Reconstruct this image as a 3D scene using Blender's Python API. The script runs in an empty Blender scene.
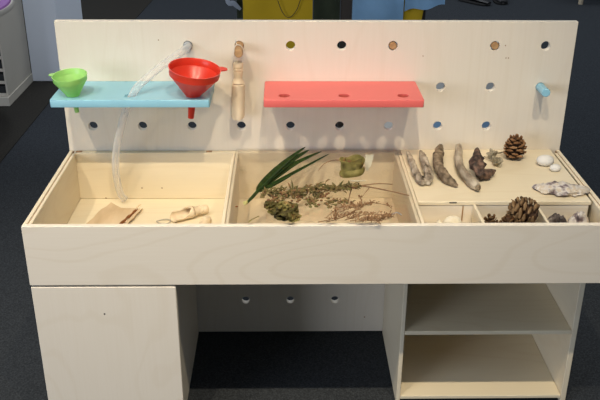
import bpy, bmesh, math, random
from mathutils import Vector, Matrix, noise
from math import sin, cos, pi as PI
random.seed(7)
S = bpy.context.scene
COL = S.collection

# ------------------------------------------------------------------ camera
FPX, PITCH, YAW, ROLL = 825.81, .4371, .0197, .0062
CAM = Vector((-.0754, -1.8898, 1.2819))
Fd = Vector((sin(YAW)*cos(PITCH), cos(YAW)*cos(PITCH), -sin(PITCH)))
R0 = Vector((cos(YAW), -sin(YAW), 0)); U0 = R0.cross(Fd)
Rt = R0*cos(ROLL) + U0*sin(ROLL); Up = -R0*sin(ROLL) + U0*cos(ROLL)
cd = bpy.data.cameras.new('camera'); cam = bpy.data.objects.new('camera', cd); COL.objects.link(cam)
cd.sensor_width = 36; cd.lens = FPX*36/600; cd.clip_start = .02; cd.clip_end = 60
cam.matrix_world = Matrix(((Rt.x, Up.x, -Fd.x, CAM.x), (Rt.y, Up.y, -Fd.y, CAM.y), (Rt.z, Up.z, -Fd.z, CAM.z), (0, 0, 0, 1)))
S.camera = cam

def ray(u, v): return Fd + Rt*((u-300)/FPX) + Up*((200-v)/FPX)
def onz(u, v, z):
    d = ray(u, v); return CAM + d*((z-CAM.z)/d.z)
def ony(u, v, y):
    d = ray(u, v); return CAM + d*((y-CAM.y)/d.y)

# ------------------------------------------------------------------ materials
def new_mat(name):
    m = bpy.data.materials.new(name); m.use_nodes = True
    nt = m.node_tree; b = nt.nodes['Principled BSDF']
    return m, nt, b
def plain(name, col, rough=.5, spec=.5, metal=0, sss=0, trans=0, var=0.0, vscale=30, coat=0):
    m, nt, b = new_mat(name)
    b.inputs['Base Color'].default_value = (*col, 1); b.inputs['Roughness'].default_value = rough
    b.inputs['Specular IOR Level'].default_value = spec; b.inputs['Metallic'].default_value = metal
    if coat: b.inputs['Coat Weight'].default_value = coat; b.inputs['Coat Roughness'].default_value = .15
    if trans: b.inputs['Transmission Weight'].default_value = trans
    if var:
        tc = nt.nodes.new('ShaderNodeTexCoord'); n = nt.nodes.new('ShaderNodeTexNoise')
        n.inputs['Scale'].default_value = vscale; n.inputs['Detail'].default_value = 4
        r = nt.nodes.new('ShaderNodeValToRGB')
        r.color_ramp.elements[0].position = .3; r.color_ramp.elements[1].position = .7
        r.color_ramp.elements[0].color = (*[c*(1-var) for c in col], 1)
        r.color_ramp.elements[1].color = (*[min(1, c*(1+var)) for c in col], 1)
        nt.links.new(tc.outputs['Object'], n.inputs['Vector']); nt.links.new(n.outputs['Fac'], r.inputs['Fac'])
        nt.links.new(r.outputs['Color'], b.inputs['Base Color'])
    return m
def mottled(name, cols, scale=30, rough=.8, stretch=(1, 1, 1), bump=.0, detail=5, lo=.3, hi=.7):
    """procedural material mixing several natural colours"""
    m, nt, b = new_mat(name)
    tc = nt.nodes.new('ShaderNodeTexCoord'); mp = nt.nodes.new('ShaderNodeMapping'); mp.inputs['Scale'].default_value = stretch
    n = nt.nodes.new('ShaderNodeTexNoise'); n.inputs['Scale'].default_value = scale; n.inputs['Detail'].default_value = detail
    r = nt.nodes.new('ShaderNodeValToRGB'); k = len(cols)
    r.color_ramp.elements[0].position = lo; r.color_ramp.elements[1].position = hi
    for i in range(1, k-1): r.color_ramp.elements.new(lo+(hi-lo)*i/(k-1))
    for e, c in zip(r.color_ramp.elements, cols): e.color = (*c, 1)
    L = nt.links.new
    L(tc.outputs['Object'], mp.inputs['Vector']); L(mp.outputs['Vector'], n.inputs['Vector'])
    L(n.outputs['Fac'], r.inputs['Fac']); L(r.outputs['Color'], b.inputs['Base Color'])
    b.inputs['Roughness'].default_value = rough; b.inputs['Specular IOR Level'].default_value = .25
    if bump:
        bp = nt.nodes.new('ShaderNodeBump'); bp.inputs['Strength'].default_value = bump; bp.inputs['Distance'].default_value = .003
        L(n.outputs['Fac'], bp.inputs['Height']); L(bp.outputs['Normal'], b.inputs['Normal'])
    return m
def birch(name, grain, base=(.765, .70, .605), dark=(.65, .56, .43), amt=.32, seed=0.0, freq=34, along=1.5):
    m, nt, b = new_mat(name); L = nt.links.new
    tc = nt.nodes.new('ShaderNodeTexCoord'); mp = nt.nodes.new('ShaderNodeMapping')
    sc = [7, 7, 7]; sc['xyz'.index(grain)] = along
    mp.inputs['Scale'].default_value = sc; mp.inputs['Location'].default_value = (seed, seed*.7, seed*1.3)
    n = nt.nodes.new('ShaderNodeTexNoise'); n.inputs['Scale'].default_value = .8; n.inputs['Detail'].default_value = 1.5
    mu = nt.nodes.new('ShaderNodeMath'); mu.operation = 'MULTIPLY'; mu.inputs[1].default_value = freq*2
    si = nt.nodes.new('ShaderNodeMath'); si.operation = 'SINE'
    r = nt.nodes.new('ShaderNodeValToRGB')
    r.color_ramp.elements[0].position = .62; r.color_ramp.elements[1].position = 1
    r.color_ramp.elements[0].color = (0, 0, 0, 1); r.color_ramp.elements[1].color = (amt, amt, amt, 1)
    mp2 = nt.nodes.new('ShaderNodeMapping'); s2 = [220, 220, 220]; s2['xyz'.index(grain)] = 7
    mp2.inputs['Scale'].default_value = s2
    n2 = nt.nodes.new('ShaderNodeTexNoise'); n2.inputs['Scale'].default_value = 1; n2.inputs['Detail'].default_value = 2
    r2 = nt.nodes.new('ShaderNodeValToRGB'); r2.color_ramp.elements[0].position = .3; r2.color_ramp.elements[1].position = .8
    r2.color_ramp.elements[0].color = (0, 0, 0, 1); r2.color_ramp.elements[1].color = (.15, .15, .15, 1)
    ad = nt.nodes.new('ShaderNodeMath'); ad.operation = 'ADD'; ad.use_clamp = True
    mx = nt.nodes.new('ShaderNodeMix'); mx.data_type = 'RGBA'
    mx.inputs[6].default_value = (*base, 1); mx.inputs[7].default_value = (*dark, 1)
    L(tc.outputs['Object'], mp.inputs['Vector']); L(mp.outputs['Vector'], n.inputs['Vector'])
    L(n.outputs['Fac'], mu.inputs[0]); L(mu.outputs[0], si.inputs[0]); L(si.outputs[0], r.inputs['Fac'])
    L(tc.outputs['Object'], mp2.inputs['Vector']); L(mp2.outputs['Vector'], n2.inputs['Vector']); L(n2.outputs['Fac'], r2.inputs['Fac'])
    L(r.outputs['Color'], ad.inputs[0]); L(r2.outputs['Color'], ad.inputs[1])
    L(ad.outputs[0], mx.inputs[0]); L(mx.outputs[2], b.inputs['Base Color'])
    b.inputs['Roughness'].default_value = .5; b.inputs['Specular IOR Level'].default_value = .35
    return m
def ply_edge(name, axis, pitch):
    """layered plywood edge: thin light and brown plies across the board's thickness"""
    m, nt, b = new_mat(name); L = nt.links.new
    tc = nt.nodes.new('ShaderNodeTexCoord'); sp = nt.nodes.new('ShaderNodeSeparateXYZ')
    mu = nt.nodes.new('ShaderNodeMath'); mu.operation = 'MULTIPLY'; mu.inputs[1].default_value = 2*PI/pitch
    si = nt.nodes.new('ShaderNodeMath'); si.operation = 'SINE'
    r = nt.nodes.new('ShaderNodeValToRGB')
    r.color_ramp.elements[0].position = .3; r.color_ramp.elements[1].position = .7
    r.color_ramp.elements[0].color = (.40, .27, .15, 1); r.color_ramp.elements[1].color = (.74, .63, .48, 1)
    L(tc.outputs['Object'], sp.inputs[0]); L(sp.outputs['XYZ'.index(axis.upper())], mu.inputs[0])
    L(mu.outputs[0], si.inputs[0]); L(si.outputs[0], r.inputs['Fac']); L(r.outputs['Color'], b.inputs['Base Color'])
    b.inputs['Roughness'].default_value = .7
    return m
def clear(name, tint=(.97, .97, .97), f0=.04, rough=.02, boost=.9, power=5):
    """thin clear plastic: straight-through transmission with a Fresnel reflection"""
    m = bpy.data.materials.new(name); m.use_nodes = True; nt = m.node_tree; nt.nodes.clear()
    o = nt.nodes.new('ShaderNodeOutputMaterial'); t = nt.nodes.new('ShaderNodeBsdfTransparent'); g = nt.nodes.new('ShaderNodeBsdfGlossy')
    f = nt.nodes.new('ShaderNodeLayerWeight'); mx = nt.nodes.new('ShaderNodeMixShader'); mu = nt.nodes.new('ShaderNodeMath')
    pw = nt.nodes.new('ShaderNodeMath'); pw.operation = 'POWER'; pw.inputs[1].default_value = power
    mu.operation = 'MULTIPLY_ADD'; mu.inputs[1].default_value = boost; mu.inputs[2].default_value = f0; mu.use_clamp = True
    t.inputs[0].default_value = (*tint, 1); g.inputs['Roughness'].default_value = rough
    L = nt.links.new
    L(f.outputs['Facing'], pw.inputs[0]); L(pw.outputs[0], mu.inputs[0]); L(mu.outputs[0], mx.inputs[0]); L(t.outputs[0], mx.inputs[1]); L(g.outputs[0], mx.inputs[2]); L(mx.outputs[0], o.inputs[0])
    return m
def milky(name, col, clearness, rough=.12):
    m, nt, b = new_mat(name); L = nt.links.new
    b.inputs['Base Color'].default_value = (*col, 1); b.inputs['Roughness'].default_value = rough
    t = nt.nodes.new('ShaderNodeBsdfTransparent'); t.inputs[0].default_value = (.96, .96, .96, 1)
    lw = nt.nodes.new('ShaderNodeLayerWeight'); mp = nt.nodes.new('ShaderNodeMapRange')
    mp.inputs['To Min'].default_value = clearness; mp.inputs['To Max'].default_value = clearness*.45
    mx = nt.nodes.new('ShaderNodeMixShader')
    L(lw.outputs['Facing'], mp.inputs['Value']); L(mp.outputs['Result'], mx.inputs[0]); L(b.outputs[0], mx.inputs[1]); L(t.outputs[0], mx.inputs[2])
    L(mx.outputs[0], nt.nodes['Material Output'].inputs[0])
    return m
def soft_plastic(name, col, transl=.4, rough=.3):
    m, nt, b = new_mat(name); L = nt.links.new
    b.inputs['Base Color'].default_value = (*col, 1); b.inputs['Roughness'].default_value = rough
    t = nt.nodes.new('ShaderNodeBsdfTranslucent'); t.inputs[0].default_value = (*col, 1)
    mx = nt.nodes.new('ShaderNodeMixShader'); mx.inputs[0].default_value = transl
    L(b.outputs[0], mx.inputs[1]); L(t.outputs[0], mx.inputs[2]); L(mx.outputs[0], nt.nodes['Material Output'].inputs[0])
    return m

M = {}
M['panel'] = birch('birch_vertical', 'z', seed=1.3, amt=.11)
M['front'] = birch('birch_lengthwise', 'x', seed=4.7, amt=.20, freq=40, along=2.2)
M['inner'] = birch('birch_inner', 'x', base=(.78, .685, .51), dark=(.66, .53, .34), seed=8.1, amt=.16)
M['deep'] = birch('birch_depthwise', 'y', base=(.77, .68, .52), dark=(.66, .53, .36), seed=2.2, amt=.16)
M['door'] = birch('birch_door', 'z', seed=6.4, amt=.15, freq=30, along=3.2)
M['edge_x'] = ply_edge('ply_edge_across_x', 'x', .0042)
M['edge_y'] = ply_edge('ply_edge_across_y', 'y', .006)
M['brown_wood'] = plain('brown_end_grain', (.33, .19, .10), .8, var=.3, vscale=120)
M['gap'] = plain('dark_hole', (.02, .015, .01), .9)
M['blue'] = plain('light_blue_lacquer', (.27, .55, .70), .38, var=.03, vscale=12)
M['red'] = plain('coral_red_lacquer', (.75, .145, .135), .38, var=.03, vscale=12)
M['green_pl'] = soft_plastic('lime_green_plastic', (.58, .90, .36), .5, .25)
M['red_pl'] = soft_plastic('bright_red_plastic', (.82, .06, .03), .3, .3)
M['hose'] = milky('clear_hose', (.84, .84, .83), .80)
M['acrylic'] = clear('clear_acrylic', (.97, .965, .955), .035, .01, .8, 5)
M['grey_pl'] = plain('grey_plastic', (.36, .39, .44), .35)
M['beech'] = mottled('beech_wood', [(.64, .50, .34), (.74, .61, .44), (.80, .69, .53)], 14, .55, (3, 3, .6))
M['peg_wood'] = mottled('dowel_wood', [(.34, .19, .085), (.45, .27, .13), (.52, .33, .17)], 60, .6)
M['string'] = plain('string', (.72, .68, .6), .9)
M['grey_cord'] = plain('grey_cord', (.50, .46, .39), .8)
M['bark'] = mottled('bark_sheet', [(.50, .36, .22), (.62, .47, .31), (.70, .55, .38)], 22, .8, (1, .3, 1), .3)
M['dark_bark'] = mottled('dark_bark', [(.10, .035, .012), (.20, .075, .025), (.30, .13, .05)], 50, .8, bump=.4)
M['palm'] = mottled('palm_green', [(.009, .022, .006), (.020, .046, .010), (.048, .088, .018)], 40, .45, (.3, 3, 1))
M['palm_base'] = plain('pale_yellow_stem', (.62, .56, .22), .6)
M['olive'] = mottled('olive_leaf', [(.10, .075, .022), (.20, .17, .048), (.30, .255, .09), (.33, .18, .08)], 38, .7, bump=.5)
M['olive_dark'] = mottled('olive_brown_leaf', [(.035, .022, .010), (.075, .060, .018), (.13, .115, .03), (.17, .065, .03)], 45, .7, bump=.5)
M['pale_leaf'] = mottled('pale_dry_leaf', [(.52, .50, .40), (.66, .64, .54)], 40, .8)
M['twig'] = mottled('brown_twig', [(.13, .07, .035), (.24, .14, .075), (.33, .21, .12)], 90, .8, bump=.4)
M['bud'] = mottled('brown_green_buds', [(.13, .055, .03), (.22, .12, .06), (.12, .12, .035), (.42, .29, .17)], 70, .8)
M['leafy'] = mottled('dull_green_leaflets', [(.055, .055, .02), (.13, .11, .04), (.22, .12, .055)], 60, .8)
M['dry_grass'] = mottled('dry_grass', [(.13, .06, .025), (.23, .125, .06), (.36, .23, .125)], 80, .8)
M['drift_grey'] = mottled('grey_driftwood', [(.09, .07, .05), (.28, .225, .17), (.42, .355, .275), (.54, .475, .38)], 75, .85, (1, .45, 1), .9, 5, .31, .62)
M['drift_brown'] = mottled('brown_driftwood', [(.08, .058, .038), (.20, .15, .10), (.34, .265, .18)], 75, .85, (1, .6, 1), .9, 5, .33, .65)
M['drift_pale'] = mottled('pale_driftwood', [(.24, .19, .14), (.40, .335, .255), (.54, .47, .37)], 55, .85, (1, .35, 1), .7, 5, .36, .62)
M['root'] = mottled('dark_root', [(.02, .014, .012), (.07, .045, .035), (.20, .12, .085)], 60, .6, (1, 1, 1), .9, 5, .36, .64)
M['lichen'] = mottled('dry_lichen', [(.12, .10, .06), (.32, .28, .20), (.50, .45, .34)], 80, .9, bump=.5)
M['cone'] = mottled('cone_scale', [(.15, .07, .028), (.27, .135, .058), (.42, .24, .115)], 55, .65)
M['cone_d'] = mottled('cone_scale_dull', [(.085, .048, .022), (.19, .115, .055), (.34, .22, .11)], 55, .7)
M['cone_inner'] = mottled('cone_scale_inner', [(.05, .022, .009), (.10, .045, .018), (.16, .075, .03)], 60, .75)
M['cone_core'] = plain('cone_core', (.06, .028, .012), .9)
M['pebble'] = mottled('white_stone', [(.70, .68, .64), (.80, .78, .75)], 18, .55)
M['shell_cream'] = mottled('cream_shell', [(.66, .57, .40), (.80, .73, .58), (.84, .80, .70)], 30, .5)
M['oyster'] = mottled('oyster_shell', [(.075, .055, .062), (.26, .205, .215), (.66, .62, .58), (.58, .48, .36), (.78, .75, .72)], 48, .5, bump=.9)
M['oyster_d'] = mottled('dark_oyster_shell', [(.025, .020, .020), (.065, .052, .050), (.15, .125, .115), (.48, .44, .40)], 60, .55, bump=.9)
M['carpet'] = mottled('charcoal_carpet', [(.015, .0175, .021), (.027, .031, .037), (.046, .052, .060)], 260, .98, bump=.3)
M['floor_dark'] = mottled('dark_brown_floor', [(.015, .013, .0105), (.024, .021, .017), (.034, .030, .024)], 200, .98)
M['cab_beige'] = plain('beige_laminate', (.56, .51, .43), .6, var=.04, vscale=6)
M['cab_slot'] = plain('black_tray', (.010, .010, .011), .6)
M['white_paint'] = plain('white_paint', (.80, .84, .92), .7)
M['purple'] = plain('purple_vinyl', (.30, .11, .36), .5)
M['pale_rim'] = plain('pale_rim', (.55, .50, .44), .6)
M['steel'] = plain('brushed_steel', (.4, .4, .42), .35, metal=.8)
M['yellow'] = plain('mustard_cloth', (.58, .365, .005), .8, var=.06, vscale=9)
M['bluecloth'] = plain('blue_cloth', (.24, .42, .62), .85, var=.12, vscale=11)
M['greencloth'] = plain('dark_green_cloth', (.022, .028, .012), .9, var=.3, vscale=12)
M['greycloth'] = plain('pale_grey_cloth', (.33, .36, .42), .85)
M['rail'] = plain('dark_brown_rail', (.040, .028, .020), .6)
M['black'] = plain('black_leather', (.006, .006, .007), .45)
M['sole'] = plain('dark_sole', (.018, .017, .016), .8)
M['crate_blue'] = plain('bright_blue_plastic', (.34, .60, .98), .5)
M['crate_white'] = plain('white_plastic', (.90, .92, .94), .5)

# ------------------------------------------------------------------ object helpers
def thing(name, label, cat, loc=(0, 0, 0), group=None):
    o = bpy.data.objects.new(name, None); COL.objects.link(o); o.location = loc
    o.empty_display_size = .02
    o['label'] = label; o['category'] = cat
    if group: o['group'] = group
    return o
def base_of(o):
    r = Vector((0, 0, 0))
    while o: r = r + Vector(o.location); o = o.parent
    return r
def part(name, bm, mat, parent=None, smooth=False, label=None):
    """one mesh object; geometry is given in world coordinates"""
    me = bpy.data.meshes.new(name)
    off = base_of(parent) if parent else Vector((0, 0, 0))
    if parent is None:
        xs = [v.co.x for v in bm.verts]; ys = [v.co.y for v in bm.verts]; zs = [v.co.z for v in bm.verts]
        off = Vector(((min(xs)+max(xs))/2, (min(ys)+max(ys))/2, min(zs)))
    bmesh.ops.translate(bm, verts=bm.verts, vec=-off)
    bmesh.ops.recalc_face_normals(bm, faces=bm.faces)
    bm.to_mesh(me); bm.free()
    o = bpy.data.objects.new(name, me); COL.objects.link(o)
    for mm in (mat if isinstance(mat, (list, tuple)) else [mat]): me.materials.append(mm)
    if smooth:
        for p in me.polygons: p.use_smooth = True
        me.set_sharp_from_angle(angle=math.radians(42))
    if parent: o.parent = parent
    else: o.location = off
    if label: o['label'] = label
    return o
def tag(o, label, cat, group=None):
    o['label'] = label; o['category'] = cat
    if group: o['group'] = group
    return o
def struct(o): o['kind'] = 'structure'; return o

def box(bm, x0, x1, y0, y1, z0, z1, bev=.0012, seg=1):
    vs = [bm.verts.new((x, y, z)) for x in (x0, x1) for y in (y0, y1) for z in (z0, z1)]
    fs = [bm.faces.new([vs[i] for i in f]) for f in ((0, 1, 3, 2), (4, 6, 7, 5), (0, 4, 5, 1), (2, 3, 7, 6), (0, 2, 6, 4), (1, 5, 7, 3))]
    if bev:
        es = {e for f in fs for e in f.edges}
        bmesh.ops.bevel(bm, geom=list(es), offset=bev, segments=seg, affect='EDGES', profile=.5)
    return bm
def B(*a, **k): return box(bmesh.new(), *a, **k)
def merge(bm, me, mat=None):
    b2 = bmesh.new(); b2.from_mesh(me)
    if mat: bmesh.ops.transform(b2, matrix=mat, verts=b2.verts)
    vm = {v: bm.verts.new(v.co) for v in b2.verts}
    for f in b2.faces: bm.faces.new([vm[v] for v in f.verts])
    b2.free()
def plate(outer, holes, thick, bev=0.0):
    """flat plate with real holes, in its own XY plane, z from 0 to thick"""
    cu = bpy.data.curves.new('plate', 'CURVE'); cu.dimensions = '2D'; cu.fill_mode = 'BOTH'
    for poly in [outer]+holes:
        s = cu.splines.new('POLY'); s.points.add(len(poly)-1); s.use_cyclic_u = True
        for p, q in zip(s.points, poly): p.co = (q[0], q[1], 0, 1)
    cu.extrude = thick/2-bev; cu.bevel_depth = bev; cu.bevel_resolution = 1
    if bev: cu.offset = -bev
    o = bpy.data.objects.new('plate', cu); COL.objects.link(o)
    dg = bpy.context.evaluated_depsgraph_get()
    me = bpy.data.meshes.new_from_object(o.evaluated_get(dg))
    bm = bmesh.new(); bm.from_mesh(me)
    bmesh.ops.remove_doubles(bm, verts=bm.verts, dist=1e-5)
    bmesh.ops.translate(bm, verts=bm.verts, vec=(0, 0, thick/2))
    bpy.data.objects.remove(o); bpy.data.curves.remove(cu); bpy.data.meshes.remove(me)
    return bm
def circle(cx, cy, r, n=28): return [(cx+r*cos(2*PI*i/n), cy+r*sin(2*PI*i/n)) for i in range(n)]
def rrect(x0, x1, y0, y1, r, n=5):
    pts = []
    for cx, cy, a in ((x1-r, y1-r, 0), (x0+r, y1-r, PI/2), (x0+r, y0+r, PI), (x1-r, y0+r, 1.5*PI)):
        for i in range(n+1): pts.append((cx+r*cos(a+PI/2*i/n), cy+r*sin(a+PI/2*i/n)))
    return pts
def frame_to(axis):
    z = Vector(axis).normalized(); x = z.orthogonal().normalized(); y = z.cross(x)
    return Matrix((x, y, z)).transposed()
def lathe(bm, prof, origin=(0, 0, 0), axis=(0, 0, 1), n=32, wob=0, seed=0):
    """revolve (radius, height) pairs about an axis; radius 0 closes the end"""
    Mx = frame_to(axis); o = Vector(origin); rings = []
    for r, h in prof:
        if r <= 1e-6: rings.append([bm.verts.new(o+Mx@Vector((0, 0, h)))])
        else:
            ring = []
            for i in range(n):
                a = 2*PI*i/n; k = 1+wob*noise.noise(Vector((cos(a)*2+seed, sin(a)*2, h*40)))
                ring.append(bm.verts.new(o+Mx@Vector((r*k*cos(a), r*k*sin(a), h))))
            rings.append(ring)
    for a, b in zip(rings, rings[1:]):
        for i in range(n):
            j = (i+1) % n
            if len(a) == 1 and len(b) == 1: continue
            if len(a) == 1: bm.faces.new((a[0], b[j], b[i]))
            elif len(b) == 1: bm.faces.new((a[i], a[j], b[0]))
            else: bm.faces.new((a[i], a[j], b[j], b[i]))
    return bm
def spline(pts, k=6):
    """Catmull-Rom through the points (any tuple length)"""
    P = [pts[0]]+list(pts)+[pts[-1]]; out = []
    for i in range(1, len(P)-2):
        for s in range(k):
            t = s/k
            out.append(tuple(.5*((2*b)+(c-a)*t+(2*a-5*b+4*c-d)*t*t+(3*b-a-3*c+d)*t**3) for a, b, c, d in zip(P[i-1], P[i], P[i+1], P[i+2])))
    out.append(tuple(pts[-1])); return out
def tube(bm, pts, n=10, k=5, rough=0, seed=0, cap=True, freq=60, flat=1.0, groove=0.0):
    """tube through (x, y, z, r); rough makes knobbly bark"""
    pts = spline(pts, k) if k > 1 else pts
    C = [Vector(p[:3]) for p in pts]; rings = []; up = None
    for i, p in enumerate(pts):
        t = (C[min(i+1, len(C)-1)]-C[max(i-1, 0)])
        t = t.normalized() if t.length > 1e-9 else Vector((0, 0, 1))
        if up is None: up = t.orthogonal().normalized() if abs(t.z) > .9 else Vector((0, 0, 1))
        up = (up-t*up.dot(t)).normalized(); sd = t.cross(up); ring = []
        for j in range(n):
            a = 2*PI*j/n; d = up*(cos(a)*flat)+sd*sin(a)
            r = p[3]
            if groove: r *= 1+groove*noise.noise(Vector((cos(a)*1.9+seed, sin(a)*1.9, C[i].y*14+C[i].x*9)))+groove*.6*noise.noise(Vector((cos(a)*4+seed, sin(a)*4, C[i].y*30)))
            if rough: r *= 1+rough*noise.noise((C[i]+d*p[3])*freq+Vector((seed, seed, seed)))
            ring.append(bm.verts.new(C[i]+d*r))
        rings.append(ring)
    for a, b in zip(rings, rings[1:]):
        for j in range(n): bm.faces.new((a[j], a[(j+1) % n], b[(j+1) % n], b[j]))
    if cap:
        for ring, s in ((rings[0], 1), (rings[-1], -1)):
            c = bm.verts.new(sum((v.co for v in ring), Vector())/n)
            for j in range(n): bm.faces.new((c, ring[j], ring[(j+1) % n]))
    return bm
def blob(bm, c, rad, rough=0, freq=40, seed=0, sub=3, flatten=None):
    r = bmesh.ops.create_icosphere(bm, subdivisions=sub, radius=1)
    for v in r['verts']:
        d = v.co.normalized()
        k = 1+rough*noise.noise(Vector((d.x*rad[0], d.y*rad[1], d.z*rad[2]))*freq+Vector((seed, seed, seed)))
        p = Vector((d.x*rad[0]*k, d.y*rad[1]*k, d.z*rad[2]*k))
        if flatten is not None: p.z = max(p.z, -flatten)
        v.co = p+Vector(c)
    return bm
def sheet(bm, grid, th=.0012):
    """thin solid sheet from a grid of Vectors"""
    nu, nv = len(grid), len(grid[0]); N = [[None]*nv for _ in range(nu)]
    for i in range(nu):
        for j in range(nv):
            a = grid[min(i+1, nu-1)][j]-grid[max(i-1, 0)][j]; b = grid[i][min(j+1, nv-1)]-grid[i][max(j-1, 0)]
            n = a.cross(b); N[i][j] = n.normalized() if n.length > 1e-12 else Vector((0, 0, 1))
    T = [[bm.verts.new(grid[i][j]+N[i][j]*th/2) for j in range(nv)] for i in range(nu)]
    D = [[bm.verts.new(grid[i][j]-N[i][j]*th/2) for j in range(nv)] for i in range(nu)]
    for i in range(nu-1):
        for j in range(nv-1):
            bm.faces.new((T[i][j], T[i+1][j], T[i+1][j+1], T[i][j+1])); bm.faces.new((D[i][j], D[i][j+1], D[i+1][j+1], D[i+1][j]))
    for i in range(nu-1):
        for j in (0, nv-1): bm.faces.new((T[i][j], D[i][j], D[i+1][j], T[i+1][j]))
    for j in range(nv-1):
        for i in (0, nu-1): bm.faces.new((T[i][j], T[i][j+1], D[i][j+1], D[i][j]))
    return bm
def leaflet(bm, p, d, up, ln, w, th=.0008):
    """small pointed leaf with a fold"""
    d = d.normalized(); s = d.cross(up)
    s = s.normalized() if s.length > 1e-6 else d.orthogonal().normalized(); n = s.cross(d)
    g = []
    for t, ww, b in ((0, .12, 0), (.3, .9, .06), (.6, 1, .05), (.85, .5, -.02), (1, .05, -.08)):
        c = p+d*(ln*t)+n*(b*ln)
        g.append([c-s*(w/2*ww)+n*(w*.12*ww), c, c+s*(w/2*ww)+n*(w*.12*ww)])
    return sheet(bm, g, th)

# ------------------------------------------------------------------ setting
bm = bmesh.new(); box(bm, -7, 7, -5, 9, -.06, 0, 0)
struct(part('floor', bm, M['carpet']))
bm = bmesh.new()                                       # thin darker brown slab along the left of the aisle
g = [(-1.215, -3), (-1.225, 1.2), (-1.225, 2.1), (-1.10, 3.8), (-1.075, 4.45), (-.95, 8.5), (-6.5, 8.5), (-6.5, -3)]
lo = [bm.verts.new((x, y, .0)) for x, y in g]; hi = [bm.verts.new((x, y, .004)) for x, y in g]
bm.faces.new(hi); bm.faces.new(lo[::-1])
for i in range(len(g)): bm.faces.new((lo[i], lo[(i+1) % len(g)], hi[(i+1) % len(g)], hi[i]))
struct(part('trim_1', bm, M['floor_dark']))

# ------------------------------------------------------------------ the play table
RIM, W, D = .535, .602, .4135
HX, HS = -.539, .1192
TOP, MID, LOW, KNEE = .7946, .6951, .597, .1033
table = thing('activity_table', 'long birch plywood sensory play table with tray compartments and a tall peg panel', 'table', (0, -.2, 0))
holes = [(i, TOP) for i in (2, 3, 4, 5, 6, 8, 9)]+[(i, MID) for i in (0, 2, 4, 5, 6, 7, 8, 9)]+[(i, LOW) for i in range(9)]+[(i, KNEE) for i in (3, 4, 5)]
HR = .0108
bm = plate(rrect(-W-.0005, W+.0005, .003, .8512, .0006, 2), [circle(HX+i*HS, z, HR) for i, z in holes], .016, .0008)
bmesh.ops.transform(bm, matrix=Matrix(((1, 0, 0, 0), (0, 0, -1, .016), (0, 1, 0, 0), (0, 0, 0, 1))), verts=bm.verts)
part('back_panel', bm, M['panel'], table)
part('front_board', B(-W, W, -D, -D+.012, .3984, RIM), M['front'], table)
for s in (-1, 1):
    x0, x1 = sorted((s*W, s*(W-.0085)))
    part('side_board', B(x0, x1, -D+.0125, -.0005, .3984, RIM-.0005), M['deep'], table)
    x0, x1 = sorted((s*(W-.0102), s*(W-.0170)))
    part('side_lining', B(x0, x1, -D+.0125, -.0180, .4115, RIM-.0015), M['deep'], table)
    x0, x1 = sorted((s*(W-.0086), s*(W-.0101)))
    part('glue_strip', B(x0, x1, -D+.0126, -.0010, .40, RIM-.003, 0), M['brown_wood'], table)
part('tray_back', B(-W+.0135, .2065, -.0176, -.0035, .4115, RIM-.0005), M['inner'], table)
part('tray_floor', B(-W+.0135, W-.0135, -D+.0125, -.001, .400, .411), M['inner'], table)
for x0, x1 in ((-.2045, -.1975), (-.1960, -.1895), (.1915, .1985), (.2000, .2065)):
    part('partition', B(x0, x1, -D+.0125, -.0185, .4115, RIM-.001), M['deep'], table)
for x in (-.578, -.262):
    part('joint_block', B(x-.006, x+.008, -.0150, -.0050, .533, RIM+.0002, 0), M['brown_wood'], table)
for u, v in ((142, 188), (162, 188), (106, 198)):      # nail marks in the back of the tray
    p = ony(u, v, -.018)
    part('nail_hole', lathe(bmesh.new(), [(0, -.001), (.0016, -.001), (.0018, .0003), (0, .0006)], (p.x, -.018, p.z), (0, -1, 0), 10), M['brown_wood'], table)
# raised display deck and the small compartments in front of it
DECK = .5355
part('display_deck', B(.2070, .5795, -.303, -.0002, .5265, DECK), M['inner'], table)
part('deck_riser', B(.2070, .5755, -.3015, -.294, .4115, .526), M['front'], table)
part('joint_strip', B(.3035, .3058, -.3030, -.3016, .4865, .5258), M['peg_wood'], table, label='thin brown joint strip')
part('compartment_floor', B(.2070, .5800, -D+.0125, -.3035, .478, .486), M['inner'], table)
for xa, xb in ((.3285, .3300), (.4610, .4590)):
    part('compartment_divider', B(xa-.003, xa+.003, -D+.0126, -.3036, .4865, .530), M['deep'], table)
p = onz(453, 201.5, DECK)
part('screw_slot', B(p.x-.008, p.x+.008, -.3042, -.3034, .5325, .5348, .0003), M['gap'], table, label='dark slot in the deck edge')
# small blemishes and bored dots on the panel
for u, v in ((158.5, 40), (505.5, 45.5), (506, 58), (508.5, 58), (423, 56)):
    p = ony(u, v, 0)
    part('knot', lathe(bmesh.new(), [(0, -.001), (.0015, -.001), (.0015, .0002), (0, .0004)], (p.x, 0, p.z), (0, -1, 0), 8), M['brown_wood'], table)
for u, v in ((364.5, 317),):
    p = ony(u, v, 0)
    part('knot', lathe(bmesh.new(), [(0, -.001), (.0022, -.001), (.002, .0002), (0, .0004)], (p.x, 0, p.z), (0, -1, 0), 8), M['brown_wood'], table)

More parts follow.
